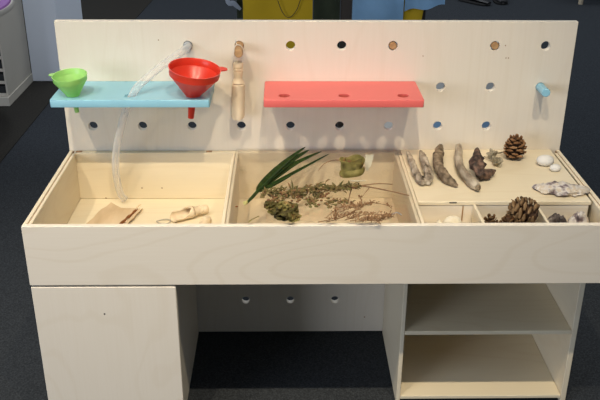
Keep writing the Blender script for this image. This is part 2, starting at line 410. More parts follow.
# ------------------------------------------------------------------ cabinets below
cab = thing('storage_cabinet', 'closed birch cabinet with plain door under the left end of the play table', 'cabinet', (-.452, -.2, 0))
bm = bmesh.new()
box(bm, -.598, -.586, -.394, -.002, 0, .3975); box(bm, -.324, -.312, -.394, -.002, 0, .3975)
box(bm, -.5858, -.3242, -.394, -.002, .02, .032); box(bm, -.5858, -.3242, -.394, -.002, .385, .3975); box(bm, -.5858, -.3242, -.014, -.002, .0325, .3845)
part('carcass', bm, M['door'], cab)
door = part('door', B(-.601, -.3025, -.4125, -.3945, .012, .3935), M['door'], cab)
p = ony(104.5, 314, -.4125)
part('lock_hole', lathe(bmesh.new(), [(0, -.002), (.0019, -.002), (.0019, .0003), (0, .0003)], (p.x, -.4125, p.z), (0, -1, 0), 12), M['gap'], door)

unit = thing('shelf_unit', 'open birch shelf unit with two shelves under the right end of the play table', 'shelf', (.39, -.17, 0))
part('side_panel', B(.1890, .1985, -.305, -.002, 0, .3975), M['deep'], unit)
part('side_panel', B(.5845, .5975, -.305, -.002, 0, .3975), M['deep'], unit)
part('shelf_board', B(.199, .584, -.305, -.010, .1975, .2075), M['inner'], unit)
part('shelf_board', B(.199, .584, -.305, -.010, .0145, .0235), M['inner'], unit)
part('rear_panel', B(.199, .584, -.0095, -.002, .013, .3975), M['inner'], unit)

# ------------------------------------------------------------------ clear cover on the middle compartment
SH = .5395
tag(part('acrylic_sheet', B(-.1955, .1975, -.4015, -.0045, .5347, SH, 0), M['acrylic']),
    'clear acrylic sheet covering the middle compartment of the play table', 'sheet')

# ------------------------------------------------------------------ peg shelves
def peg_shelf(name, label, x0, x1, mat, hole_x, group, slant=0):
    bm = plate(rrect(x0, x1, -.1435, -.0008, .004), [circle(x, -.111, .0125, 24) for x in hole_x], .0175, .0012)
    if slant:                                          # hole undersides shifted toward the panel, shaped to let light spots through
        for v in bm.verts:
            if v.co.z < .009 and any(math.hypot(v.co.x-x, v.co.y+.111) < .015 for x in hole_x): v.co.y += slant
    bmesh.ops.translate(bm, verts=bm.verts, vec=(0, 0, .7096-.0175))
    t = thing(name, label, 'shelf', ((x0+x1)/2, -.07, .692), group)
    part('shelf_board', bm, mat, t)
    for i in range(1, 4, 2):
        hx = HX+HS*(round(((x0+(x1-x0)*i/4)-HX)/HS))
    for hx in ([HX+HS*i for i in ((0, 2) if x0 < -.3 else (4, 6))]):
        part('fixing_peg', lathe(bmesh.new(), [(0, .0), (.0075, .0), (.0075, .021), (0, .021)], (hx, -.0007, .7005), (0, 1, 0), 16), mat, t)
    return t
peg_shelf('peg_shelf', 'light blue shelf on the peg panel carrying the two funnels', -.5935, -.2420, M['blue'], (-.5485, -.4215, -.2825), 'coloured shelves on the peg panel')
peg_shelf('peg_shelf', 'empty coral red shelf with three holes on the peg panel', -.123, .2335, M['red'], (-.0775, .057, .190), 'coloured shelves on the peg panel', .0115)

# ------------------------------------------------------------------ funnels
def funnel(label, c, R, H, rb, mat, tilt, tab_dir, stem_len, stem_r, lean, band):
    z0 = c[2]; ax = Vector((sin(tilt), -.11, cos(tilt))).normalized()
    t = thing('funnel', label, 'funnel', c, 'plastic funnels in the blue shelf')
    th = .0016
    outer = [(rb, 0), (rb*1.18, .004), (rb+(R*.92-rb)*.30, (H-band)*.30), (rb+(R*.92-rb)*.34, (H-band)*.30+.0015), (rb+(R*.92-rb)*.62, (H-band)*.62), (rb+(R*.92-rb)*.66, (H-band)*.62+.0015), (R*.92, H-band), (R*.96, H-band+.002), (R*.985, H-.002), (R, H)]
    prof = outer+[(R-th, H)]+[(max(r-th*1.3, .002), h+(.0005 if i else .002)) for i, (r, h) in reversed(list(enumerate(outer[:-1])))]
    prof = prof+[(rb, 0)]
    part('bowl', lathe(bmesh.new(), prof, c, ax, 48), mat, t, True)
    # stem through the shelf
    d = Vector((lean, 0, -1)).normalized()
    sp = [(stem_r*1.12, -.003), (stem_r*1.1, .004), (stem_r*.78, stem_len), (stem_r*.62, stem_len), (stem_r*.75, .004), (stem_r*.8, -.003), (stem_r*1.12, -.003)]
    part('spout', lathe(bmesh.new(), sp, c, d, 24), mat, t, True)
    Mx = frame_to(ax); top = Vector(c)+ax*(H-.002)
    td = Vector((cos(tab_dir), sin(tab_dir), 0)); td = (td-ax*td.dot(ax)).normalized(); sd = ax.cross(td)
    tl = R*.30
    g = []
    for k in range(7):
        s = k/6; w = R*.20*(1-.65*s*s)
        pt = top+td*(R*.97+tl*s)
        g.append([pt-sd*w, pt, pt+sd*w])
    part('tab', sheet(bmesh.new(), g, .0022), mat, t)
    return t
funnel('small lime green funnel at the left end of the blue shelf', (-.5485, -.111, .7100), .0385, .049, .0135, M['green_pl'], -.04, PI*.93, .040, .0060, .11, .014)
funnel('larger bright red funnel at the right end of the blue shelf', (-.2825, -.111, .7100), .0580, .066, .0160, M['red_pl'], .135, .30, .054, .0085, -.12, .019)

# ------------------------------------------------------------------ clear hose
hose = thing('hose', 'clear plastic hose curving from the peg panel through the blue shelf into the left tray', 'hose', (-.42, -.07, .411))
r_ = .0088
hp = [(-.3006, .010, .7946), (-.3020, -.022, .7930), (-.322, -.052, .785), (-.352, -.078, .768), (-.385, -.098, .745), (-.408, -.109, .724), (-.4215, -.111, .7000),
      (-.4390, -.1035, .665), (-.458, -.085, .612), (-.4735, -.070, .560), (-.4810, -.060, .510), (-.4810, -.052, .465), (-.4770, -.047, .436), (-.4700, -.043, .4215)]
bm = bmesh.new()
tube(bm, [(*p, r_) for p in hp], 24, 8, cap=False)
part('tube', bm, M['hose'], hose, True)
bm = bmesh.new(); tube(bm, [(-.3006, .014, .7946, .0100), (-.3008, -.004, .7943, .0100), (-.3012, -.010, .7938, .0094)], 18, 3)
part('end_fitting', bm, M['grey_pl'], hose, True, 'grey end fitting')

# ------------------------------------------------------------------ pegs
def dowel(bm, hx, hz, L, r, droop=0.0, dx=0.0, back=.016):
    d = Vector((dx, -1, droop)).normalized()
    return lathe(bm, [(0, -back), (r, -back), (r, L-.002), (r-.0015, L), (0, L)], (hx, 0, hz), d, 22)
X = lambda i: HX+HS*i
pgw = tag(part('peg', dowel(bmesh.new(), X(3), TOP, .060, .0098, -.06, .02), M['peg_wood'], None, False),
    'plain wooden dowel peg with the scoop hanging from it', 'peg', 'pegs in the panel')
tag(part('peg', dowel(bmesh.new(), X(9), MID, .058, .0100, .06, -.05), M['blue']), 'light blue dowel peg sticking out near the right end of the panel', 'peg', 'pegs in the panel')
tag(part('peg', dowel(bmesh.new(), X(6), TOP, .001, .0090), M['peg_wood']), 'brown wooden plug flush in its hole above the right end of the red shelf', 'peg', 'pegs in the panel')
tag(part('peg', dowel(bmesh.new(), X(8), TOP, .001, .0090), M['peg_wood']), 'brown wooden plug flush in its hole near the upper right corner of the panel', 'peg', 'pegs in the panel')

# ------------------------------------------------------------------ wooden scoops
def scoop_parts(t, o, ax, up, L=.078, R=.0150, hl=.060, kr=.0108):
    """o: tip of the mouth, ax: direction to the handle, up: open side"""
    ax = Vector(ax).normalized(); up = Vector(up); up = (up-ax*up.dot(ax)).normalized(); sd = ax.cross(up); o = Vector(o)
    th = .0030; n = 22; m = 16; outer, inner = [], []
    for i in range(m+1):
        s = i/m                                        # 0 at the mouth, 1 at the handle
        A = PI*(.50+.50*min(1, max(0, (s-.50)/.34))**1.5); rr = R*(1-.05*s)
        if s > .93: rr *= math.sqrt(max(0.02, 1-((s-.93)/.07)**2*.75))
        lo = []; li = []
        for j in range(n+1):
            a = -A+2*A*j/n
            d = -up*cos(a)+sd*sin(a)
            # rounded tip of the mouth
            c = o+ax*(L*s+ (R*.5*(abs(a)/A)**2 if s < .2 else 0)*(1-s/.2 if s < .2 else 0))
            lo.append(c+d*rr); li.append(c+d*max(rr-th, .001))
        outer.append(lo); inner.append(li)
    bm = bmesh.new()
    VO = [[bm.verts.new(p) for p in r] for r in outer]; VI = [[bm.verts.new(p) for p in r] for r in inner]
    for i in range(m):
        for j in range(n):
            bm.faces.new((VO[i][j], VO[i][j+1], VO[i+1][j+1], VO[i+1][j])); bm.faces.new((VI[i][j], VI[i+1][j], VI[i+1][j+1], VI[i][j+1]))
        for j in (0, n): bm.faces.new((VO[i][j], VO[i+1][j], VI[i+1][j], VI[i][j]))
    for j in range(n):
        bm.faces.new((VO[0][j], VI[0][j], VI[0][j+1], VO[0][j+1]))
    bm.faces.new(VO[m]); bm.faces.new(VI[m][::-1])
    part('bowl', bm, M['beech'], t, True)
    h0 = o+ax*(L*.985)
    prof = [(0, 0), (R*.90, 0), (R*.78, .004), (.0102, .008), (.0097, .013), (.0102, .018), (.0112, hl-.026), (.0114, hl-.0225), (.0101, hl-.0215), (.0101, hl-.0205), (.0114, hl-.0195), (.0112, hl-.0165), (.0099, hl-.0155), (.0099, hl-.0145), (kr*.93, hl-.0135), (kr*.95, hl-.005), (kr*.8, hl-.0015), (kr*.5, hl), (0, hl)]
    part('handle', lathe(bmesh.new(), prof, h0, ax, 24), M['beech'], t, True)
    return h0+ax*hl
G = 'turned wooden scoops'
t = thing('scoop', 'pale wooden scoop hanging on a string from the wooden dowel peg', 'scoop', (-.187, -.028, .620), G)
end = scoop_parts(t, (-.1868, -.034, .6285), (.03, 0, 1), (.15, 1, 0), L=.089, R=.0160, hl=.050, kr=.0122)
bm = bmesh.new()
tp = Vector(end); py = -.036
loop = [(tp.x, tp.y, tp.z-.006), (tp.x-.013, tp.y, tp.z+.004), (X(3)-.0118, py, TOP-.006), (X(3)-.006, py-.001, TOP+.0095), (X(3)+.005, py-.001, TOP+.0095), (X(3)+.0122, py, TOP-.004), (tp.x+.012, tp.y-.001, tp.z+.004), (tp.x, tp.y, tp.z-.006)]
tube(bm, [(*p, .0009) for p in loop], 6, 4)
tube(bm, [(X(3)-.003, -.034, TOP+.0095, .0008), (X(3)-.007, -.031, TOP+.018, .0008), (X(3)-.006, -.027, TOP+.026, .0006)], 6, 3)
part('string', bm, M['string'], t, True, 'thin pale string loop')
# scoop lying in the left tray, mouth to the lower left
m0 = onz(171.5, 216.5, .4265); h0 = onz(208, 208.3, .4265); ax = (h0-m0)
t = thing('scoop', 'wooden scoop lying open side up on the floor of the left tray', 'scoop', (m0.x+.04, m0.y+.02, .411), G)
scoop_parts(t, m0, ax, (-.10, -.55, 1), L=.056, R=.0150, hl=max(.03, ax.length-.055), kr=.0112)
k0 = onz(206.5, 219.5, .4235)
t = thing('scoop', 'wooden scoop mostly hidden behind the front board, only its round handle end showing', 'scoop', (k0.x-.01, -.25, .411), G)
scoop_parts(t, (k0.x-.027, k0.y-.137, .4262), (.03, .135, .001), (0, 0, 1), kr=.0128)
c0 = onz(163.5, 221.8, .413)
bm = bmesh.new(); tube(bm, [(c0.x+.016*cos(a)*(1+.12*sin(3*a)), c0.y+.011*sin(a), .4128+.0012*(1+sin(2*a)), .0013) for a in [i*PI/7 for i in range(15)]], 6, 2)
tag(part('cord_loop', bm, M['grey_cord'], None, True), 'small grey loop of cord on the left tray floor beside the scoop', 'cord')

# ------------------------------------------------------------------ bark sheet in the left tray
bk = thing('bark_sheet', 'tan sheet of curled bark with dark inner roll lying in the left tray', 'bark', onz(116, 214, .411))
top = [(111, 202.3), (116, 205), (121, 207.6), (127, 208.6), (134, 208.8), (138, 208.8)]
bot = [(84, 226.5), (94, 227), (102, 227), (110, 227), (118, 227), (122, 227)]
g = []
for (a, b) in zip(top, bot):
    row = []
    for k in range(7):
        s = k/6; u = a[0]+(b[0]-a[0])*s; v = a[1]+(b[1]-a[1])*s
        p = onz(u+.5*sin(k*2.1), v, .414); p.z += .004*sin(s*PI)*.6+.0015*sin(k*1.7+a[0]*.2)
        row.append(p)
    g.append(row)
part('sheet', sheet(bmesh.new(), g, .0018), M['bark'], bk, True)
a = onz(136.5, 209.5, .4185); b = onz(119.0, 225.5, .4175)
bm = bmesh.new(); tube(bm, [(*a.lerp(b, s)[:2], .4178, .0030+.0011*sin(s*17)) for s in (.0, .15, .3, .45, .6, .75, .9, 1.0)], 8, 3, .3, 2)
part('inner_strip', bm, M['dark_bark'], bk, True, 'dark brown inner strip')
g = []
for i in range(9):
    s = i/8; u = 138.5+(121.5-138.5)*s; v = 209+(226.5-209)*s
    g.append([onz(u, v, .4150), onz(u+1.2, v, .4205), onz(u+3.0+.5*sin(i*2), v-.3, .4200), onz(u+4.3+.6*sin(i*1.7), v-.4, .4140)])
part('curled_edge', sheet(bmesh.new(), g, .0014), M['bark'], bk, True)
bm = bmesh.new(); tube(bm, [(*onz(136, 210, .42)[:], .0012), (*onz(138, 206, .424)[:], .0015), (*onz(141, 204.5, .428)[:], .0008)], 6, 3)
part('splinter', bm, M['bark'], bk)

# ------------------------------------------------------------------ plants on the acrylic sheet
def Q(u, v, z=.003): return onz(u, v, SH+z)
def strand(bm, px, z, r0, r1, n=7, k=4, rough=.2):
    m = len(px); pts = []
    for i, q in enumerate(px):
        zz = z if not isinstance(z, (list, tuple)) else z[i]
        pts.append((*Q(q[0], q[1], zz), r0+(r1-r0)*i/(m-1)))
    return tube(bm, pts, n, k, rough, 3)
palm = thing('palm_leaf', 'dark green palm leaf with pointed blades leaning at the back of the clear sheet', 'leaf', Q(262, 190, 0))
def blade(px, zz, w, fold):
    c = [Q(u, v, z) for (u, v), z in zip(px, zz)]
    c = [Vector(q) for q in spline([tuple(x) for x in c], 5)]; n = len(c); g = []
    for i, p in enumerate(c):
        s = i/(n-1); d = (c[min(i+1, n-1)]-c[max(i-1, 0)]).normalized(); sd = d.cross(Vector((0, -.35, 1))).normalized(); nn = sd.cross(d)
        ww = w*(.10+.90*math.sin(PI*min(1, s**.75*.93+.07))**.8) if s < .999 else w*.03
        g.append([p-sd*ww*.5+nn*fold*ww, p-sd*ww*.25+nn*fold*ww*.5, p, p+sd*ww*.25+nn*fold*ww*.5, p+sd*ww*.5+nn*fold*ww])
    part('blade', sheet(bmesh.new(), g, .0009), M['palm'], palm, True)
blade([(257, 190.5), (270, 177), (287, 161.5), (305.5, 147)], (.006, .010, .013, .017), .0160, .3)
blade([(258, 191), (273, 176.5), (290, 163), (309, 150)], (.005, .007, .009, .011), .0195, .35)
blade([(259, 191.5), (277, 177), (297, 163.5), (321.5, 151.5)], (.004, .005, .006, .006), .0160, .3)
blade([(260, 192), (280, 181), (304, 168), (329, 154)], (.003, .004, .005, .006), .0095, .35)
blade([(261, 192), (275, 185), (291, 176)], (.003, .003, .004), .0065, .3)
bm = bmesh.new(); strand(bm, [(247, 202.5), (252, 197.5), (258, 191), (264, 186)], .004, .0032, .0042, 8)
part('stem', bm, M['palm'], palm, True)
bm = bmesh.new(); strand(bm, [(244.3, 203.2), (246.5, 202.3), (248.5, 200.5)], .004, .0042, .0032, 8)
part('stem_base', bm, M['palm_base'], palm, True, 'pale yellow cut stem end')

# curled olive leaf, opening upwards, with a pale dry leaf beside it
lf = thing('curled_leaf', 'curled olive green dry leaf at the back of the clear sheet', 'leaf', Q(352, 180, 0))
c = Q(352.5, 179.5, 0)+Vector((0, .026, 0)); g = []
for i in range(34):
    a = -PI*.42+2*PI*1.12*i/33; row = []
    for j in range(11):
        s = j/10
        R = (.0185+.0115*s**.6)*(1+.10*noise.noise(Vector((cos(a)*1.7, sin(a)*1.7, s*1.6))))+.0025*sin(s*9+a*1.5)*.5-.0035*(i/33)
        top = .037+.006*noise.noise(Vector((cos(a)*1.1+4, sin(a)*1.1, 2)))
        row.append(Vector((c.x+R*cos(a), c.y+R*.86*sin(a), SH+.0012+top*s)))
    g.append(row)
part('blade', sheet(bmesh.new(), g, .0011), M['olive'], lf, True)
g = []
for i in range(12):
    a = -2.75+2.3*i/11; row = []
    for j in range(7):
        s = j/6; R = .0300+.0022*sin(s*PI)+.0012*sin(a*5)
        row.append(Vector((c.x+R*cos(a), c.y+R*.88*sin(a), SH+.005+.016*s+.009*(a+1.6)*.5)))
    g.append(row)
part('outer_fold', sheet(bmesh.new(), g, .0010), M['olive'], lf, True)
g = []
for i in range(9):
    s = i/8; row = []
    for j in range(7):
        q = j/6
        row.append(Vector((c.x-.014+.036*q, c.y+.006+.016*s-.006*q, SH+.024+.008*sin(s*PI)+.003*sin(q*6+s*3))))
    g.append(row)
part('inner_fold', sheet(bmesh.new(), g, .0011), M['olive_dark'], lf, True)
bm = bmesh.new(); strand(bm, [(318, 171), (324, 164), (332, 160.5), (340, 160)], [.002, .010, .016, .020], .0007, .0013, 6)
part('stalk', bm, M['twig'], lf, True)
pl_ = thing('dry_leaf', 'small pale dry leaf standing just right of the curled olive leaf', 'leaf', Q(368, 170, 0))
a = Q(367, 170.5, .001); g = []
for i in range(8):
    s = i/7; w = .0030+.0085*s**.8*(1 if s < .85 else .75)
    p = a+Vector((.006*s, .012*s, .034*s))
    g.append([p+Vector((-w, .002*sin(i), 0)), p+Vector((0, -.002, 0)), p+Vector((w, .002*cos(i*1.3), .002*sin(i*2)))])
part('blade', sheet(bmesh.new(), g, .0009), M['pale_leaf'], pl_, True)
bm = bmesh.new(); strand(bm, [(350, 180.5), (358, 181), (366, 180.5)], .0015, .0012, .0009, 6)
part('stalk', bm, M['pale_leaf'], pl_)

# long flowering branch lying across the sheet
br = thing('flowering_branch', 'long dried branch of brown and green buds lying across the clear sheet', 'branch', Q(330, 192, 0))
main = [(262, 193), (285, 192), (305, 190), (325, 188), (345, 186.5), (362, 186), (385, 190), (409, 195.5)]
mz = [.008, .008, .009, .009, .008, .006, .004, .004]
bm = bmesh.new(); strand(bm, main, mz, .0022, .0014, 8, 5, .3)
strand(bm, [(352, 187), (364, 185.2), (378, 183.6), (392.5, 184.3)], [.007, .007, .006, .005], .0015, .0011, 7)
strand(bm, [(369, 188), (366, 192), (362, 197)], .004, .0010, .0007, 6)
strand(bm, [(352, 188), (350, 194), (348, 203)], .004, .0012, .0009, 6)
strand(bm, [(327, 188), (322, 194), (311, 201)], .006, .0012, .0008, 6)
part('stem', bm, M['twig'], br, True)
rnd = random.Random(3)
bmb = bmesh.new(); bml = bmesh.new(); bmk = bmesh.new()
mp = spline([(u, v, z) for (u, v), z in zip(main[:6], mz[:6])], 16)
for i in range(380):
    u, v, z = mp[int(rnd.random()*(len(mp)-1)*.93)]
    sp = 4.2 if u < 335 else 2.4
    p = Q(u+rnd.gauss(0, 1.4), v+rnd.gauss(0.9, sp*.50), max(.002, z+rnd.gauss(0, .004)))
    if i % 2 == 0: leaflet(bml, p, Vector((rnd.gauss(.5, .9), rnd.gauss(.2, 1), rnd.random()*.6)), Vector((0, 0, 1)), .012+.010*rnd.random(), .0040)
    else: blob(bmb, p, (.0026+.0018*rnd.random(),)*2+(.0026,), .3, 200, i, 1)
for (c0_, n_, sx, sy) in (((276, 198), 26, 7, 3.5), ((300, 197), 34, 9, 3.5), ((312, 202), 40, 6, 4), ((322, 196), 22, 8, 3), ((330, 203), 26, 7, 3), ((345, 202), 16, 5, 1.2)):
    for i in range(n_):
        p = Q(c0_[0]+rnd.gauss(0, sx*.55), c0_[1]+rnd.gauss(0, sy*.6), .002+.006*rnd.random())
        if i % 5 == 0: leaflet(bml, p, Vector((rnd.gauss(0, 1), rnd.gauss(0, 1), rnd.random()*.5)), Vector((0, 0, 1)), .009+.006*rnd.random(), .0034)
        else: blob(bmb, p, (.0028+.0020*rnd.random(),)*2+(.0026,), .3, 200, i, 1)
part('buds', bmb, M['bud'], br, True)['kind'] = 'stuff'
part('leaflets', bml, M['leafy'], br, True)['kind'] = 'stuff'

# olive clump under the branch
cl = thing('leaf_clump', 'clump of crumpled olive brown leaves near the front of the clear sheet', 'leaf', Q(289, 216, 0))
for k, (u, v, w, h, z, tilt, mm) in enumerate(((276, 209, 8, 7, .010, .5, 'olive_dark'), (290, 211, 9, 9, .014, -.4, 'olive_dark'), (283, 215, 9, 6, .006, .2, 'olive_dark'), (293, 217, 8, 5, .005, -.2, 'olive'), (270, 205, 6, 5, .009, .3, 'olive_dark'), (284, 206, 7, 5, .016, .1, 'olive'))):
    g = []
    for i in range(13):
        row = []
        for j in range(13):
            a, b_ = (i/12-.5)*2, (j/12-.5)*2
            rr = max(abs(a), abs(b_)); ln = math.hypot(a, b_) or 1; a2, b2 = a*rr/ln, b_*rr/ln
            e_ = 1+.28*noise.noise(Vector((math.atan2(b2, a2)*2.0, k*3, 1)))
            zz = max(.0012, z+.011*noise.noise(Vector((a2*2.6+k*5, b2*2.6, k)))+tilt*.010*a2-.004*rr*rr)
            row.append(Q(u+w*a2*e_, v+h*b2*e_, zz))
        g.append(row)
    part('leaf', sheet(bmesh.new(), g, .0010), M[mm], cl, True)

# dried grass heads at the front right of the sheet
gr = thing('dry_grass', 'bunch of dry brown grass seed heads at the front of the clear sheet', 'grass', Q(355, 215, 0))
bs = bmesh.new(); bh = bmesh.new()
lines = [[(329, 221.5), (345, 216), (358, 209), (370, 203), (386, 205), (392, 209)],
         [(326, 222), (342, 217.5), (355, 211), (361, 203), (359, 196)],
         [(318, 222), (328, 220), (338, 217), (352, 214)],
         [(345, 220), (358, 216), (372, 214), (390, 216)],
         [(350, 221), (364, 219), (378, 218), (393, 214.5)],
         [(355, 221.8), (368, 220.5), (380, 220.5), (391, 218)],
         [(326, 201), (333, 200), (341, 202), (347, 203)],
         [(338, 201), (336, 208), (336, 215), (334, 221)],
         [(340, 212), (350, 208), (360, 206), (372, 203.5)],
         [(326, 218), (334, 211), (343, 207), (352, 205)]]
for li, l in enumerate(lines):
    z = [.003+.003*((li*7+i*3) % 4)/3 for i in range(len(l))]
    strand(bs, l, z, .0010, .0005, 5, 4, 0)
    dense = li in (3, 4, 5, 8)
    path = spline([(u, v, zz) for (u, v), zz in zip(l, z)], 10)
    for q in range(70 if dense else 26):
        i = int((.35 if not dense else .12)*len(path)+rnd.random()*(len(path)*(.63 if not dense else .86)))
        i = min(i, len(path)-2); u, v, zz = path[i]
        p = Q(u+rnd.gauss(0, .7), v+rnd.gauss(0, 1.0 if dense else .6), max(.0015, zz+rnd.gauss(0, .0015)))
        d = Q(*path[i+1][:2], zz)-Q(u, v, zz)
        leaflet(bh, p, d+Vector((rnd.gauss(0, .002), rnd.gauss(.002, .004), rnd.random()*.004)), Vector((0, 0, 1)), .007+.005*rnd.random(), .0022, .0006)
part('stalks', bs, M['dry_grass'], gr, True)
part('seed_heads', bh, M['dry_grass'], gr, True)['kind'] = 'stuff'
bm = bmesh.new(); strand(bm, [(390, 216), (394, 213.3), (398, 212.8), (401.5, 215)], [.004, .010, .010, .004], .0009, .0009, 6, 5, 0)
tag(part('wire_tie', bm, M['greycloth'], None, True), 'thin pale grey wire tie at the right end of the dry grass', 'wire')
# small sprig and crumb at the front left of the sheet
bm = bmesh.new(); strand(bm, [(248.5, 222), (251, 220), (256, 217.5), (258.5, 216)], .002, .0011, .0008, 6)
leaflet(bm, Q(249, 222), Vector((.4, .5, .1)), Vector((0, 0, 1)), .008, .004); leaflet(bm, Q(256, 217.5), Vector((1, .1, .2)), Vector((0, 0, 1)), .007, .003)
tag(part('sprig', bm, M['olive']), 'tiny olive sprig at the front left of the clear sheet', 'sprig')
tag(part('seed', blob(bmesh.new(), Q(236.7, 206.5, .0014), (.0030, .0024, .0016), .3, 200, 2, 2), M['dark_bark'], None, True), 'single brown seed near the left edge of the clear sheet', 'seed')

# ------------------------------------------------------------------ finds on the display deck
def K(u, v, z=.008): return onz(u, v, DECK+z)
def chain(spec): return [(*K(u, v, z), r) for u, v, z, r in spec]
bm = bmesh.new()
tube(bm, chain([(407.5, 152, .0125, .0036), (409.5, 156, .0125, .0058), (412.5, 163.5, .012, .0070), (416, 172, .0115, .0078), (420, 179.5, .0105, .0074), (423, 183, .010, .0050)]), 18, 8, .30, 1, freq=110, groove=.30)
tube(bm, chain([(420.5, 151.5, .013, .0036), (422.3, 156, .013, .0074), (425.5, 164, .0125, .0095), (428, 172, .012, .0100), (428.5, 178.5, .011, .0088), (427.5, 182.5, .010, .0060)]), 18, 8, .28, 5, freq=110, groove=.30)
tube(bm, chain([(418.5, 179, .0095, .0072), (423, 181.3, .0095, .0076), (427.5, 180.5, .0095, .0075)]), 16, 6, .25, 8, freq=110, groove=.2)
fk = thing('driftwood', 'grey forked piece of driftwood at the left end of the display deck', 'driftwood', K(421, 183, 0), 'driftwood on the display deck')
part('body', bm, M['drift_grey'], fk, True)
q = K(422.8, 177.0, .0165)
part('knot_hole', blob(bmesh.new(), q, (.0026, .0045, .0030), .2, 200, 1, 2), M['gap'], fk, True)
bm = bmesh.new(); tube(bm, chain([(440, 146.5, .0155, .0060), (439.3, 150, .0158, .0098), (438, 157, .0158, .0112), (438.5, 165, .0150, .0108), (442, 172.5, .0148, .0112), (447, 178.5, .0130, .0098), (452.5, 182.5, .0095, .0072), (456, 184.8, .0075, .0042), (458, 185.8, .006, .0018)]), 20, 8, .28, 2, freq=100, groove=.26)
tag(part('driftwood', bm, M['drift_brown'], None, True), 'curved knobbly brown driftwood stick, second from the left on the deck', 'driftwood', 'driftwood on the display deck')
bm = bmesh.new(); tube(bm, chain([(458.5, 146.5, .0125, .0078), (458.8, 150, .0125, .0092), (458.5, 158, .0125, .0094), (459.5, 165, .0125, .0094), (463, 172, .0125, .0106), (469, 179, .012, .0108), (474.5, 184.5, .0115, .0104), (477.5, 187, .011, .0080)]), 20, 8, .12, 4, freq=60, groove=.16)
st = thing('driftwood', 'long smooth pale grey driftwood stick bent in the middle', 'driftwood', K(466, 180, 0), 'driftwood on the display deck')
part('body', bm, M['drift_pale'], st, True)
q = K(477.3, 187.3, .0115)
part('cut_end', blob(bmesh.new(), q+Vector((.001, -.0030, 0)), (.0066, .0036, .0070), .2, 90, 3, 2), M['drift_brown'], st, True, 'darker cut end')
bm = bmesh.new()
tube(bm, chain([(477.4, 148.5, .046, .0030), (477.1, 151.5, .044, .0062), (476.3, 156.5, .038, .0108), (476.3, 161.5, .032, .0150), (477.5, 166.5, .025, .0150), (479.2, 171, .019, .0122), (481, 174.8, .0150, .0118), (483, 176.6, .0140, .0085)]), 22, 8, .50, 6, freq=70, groove=.35)
tube(bm, chain([(479.5, 174.5, .0155, .0100), (485, 174.8, .0135, .0098), (490, 173.2, .0120, .0080), (495, 170.6, .0115, .0030)]), 18, 8, .45, 3, freq=80, groove=.3)
tube(bm, chain([(469.6, 163.5, .026, .0026), (472, 163, .027, .0085), (476, 163.5, .028, .0120), (480, 163, .028, .0080)]), 18, 6, .4, 9, freq=80, groove=.3)
tag(part('root_piece', bm, M['root'], None, True), 'dark brown gnarled root piece standing between pale stick and pine cone', 'root')
bm = bmesh.new()
blob(bm, K(492.5, 153.5, .0140), (.0100, .009, .0118), .8, 150, 3, 4); blob(bm, K(498, 161.5, .0125), (.0098, .009, .0108), .8, 150, 8, 4)
tube(bm, chain([(484, 156.5, .004, .0012), (488, 158, .006, .0014), (493, 160, .008, .0016)]), 6, 4)
tube(bm, chain([(494, 151, .010, .0022), (498, 153, .009, .0026), (503, 152, .008, .0016)]), 7, 4, .4, 2, freq=150)
tube(bm, chain([(493, 156, .010, .0045), (494, 159, .009, .0050), (496, 162, .008, .0055)]), 8, 4, .5, 2, freq=150)
tag(part('lichen_tuft', bm, M['lichen'], None, True), 'small pale grey dried lichen tuft left of the pine cone on deck', 'lichen')

def pine_cone(label, c, ax, H, R, n, mat, seed, closed=.0, group='pine cones'):
    """c: centre of the base; ax: growing direction"""
    Mx = frame_to(ax); c = Vector(c); rn = random.Random(seed)
    t = thing('pine_cone', label, 'pine cone', c, group)
    part('core', lathe(bmesh.new(), [(0, .0), (R*.52, H*.06), (R*.60, H*.3), (R*.45, H*.65), (R*.2, H*.9), (0, H*.97)], c, ax, 16), M['cone_core'], t, True)
    bm = bmesh.new(); faces = []
    for i in range(n):
        s = (i+.5)/n
        a = i*2.39996+rn.gauss(0, .07)
        prof = (math.sin(PI*min(1, .20+s*.76)))**.6
        r1 = R*prof*(1+rn.gauss(0, .07)); r0 = r1*.40
        h = H*(.05+.80*s**.95)+rn.gauss(0, H*.012); lift = H*(.02+.16*s)
        w = R*(.60*prof+.12)*(1+rn.gauss(0, .10)); th = H*.085
        er = Vector((cos(a), sin(a), 0)); et = Vector((-sin(a), cos(a), 0)); ez = Vector((0, 0, 1)); tw = rn.gauss(0, .12)
        def at(rr, tt, hh): return bm.verts.new(c+Mx@(er*rr+et*tt+ez*(hh+tt*tw)))
        secs = []
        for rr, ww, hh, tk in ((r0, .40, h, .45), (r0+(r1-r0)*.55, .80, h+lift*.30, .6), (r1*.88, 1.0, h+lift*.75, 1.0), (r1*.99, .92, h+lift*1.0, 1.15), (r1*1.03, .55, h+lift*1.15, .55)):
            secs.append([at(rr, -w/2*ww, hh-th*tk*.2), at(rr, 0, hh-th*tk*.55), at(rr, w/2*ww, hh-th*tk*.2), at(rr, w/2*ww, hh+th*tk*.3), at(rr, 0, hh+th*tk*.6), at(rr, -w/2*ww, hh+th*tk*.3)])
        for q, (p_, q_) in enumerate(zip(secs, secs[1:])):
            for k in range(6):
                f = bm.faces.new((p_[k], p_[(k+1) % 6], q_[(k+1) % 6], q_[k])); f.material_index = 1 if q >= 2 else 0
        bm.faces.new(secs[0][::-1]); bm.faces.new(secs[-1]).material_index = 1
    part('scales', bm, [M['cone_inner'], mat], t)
    return t
p = K(514.5, 159.6, 0)
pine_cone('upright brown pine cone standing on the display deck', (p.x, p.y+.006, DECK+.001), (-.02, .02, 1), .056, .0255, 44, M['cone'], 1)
pine_cone('largest pine cone, lying in the middle compartment above the others', (.4480, -.3640, .5310), (-1, .42, .16), .062, .0310, 48, M['cone_d'], 2)
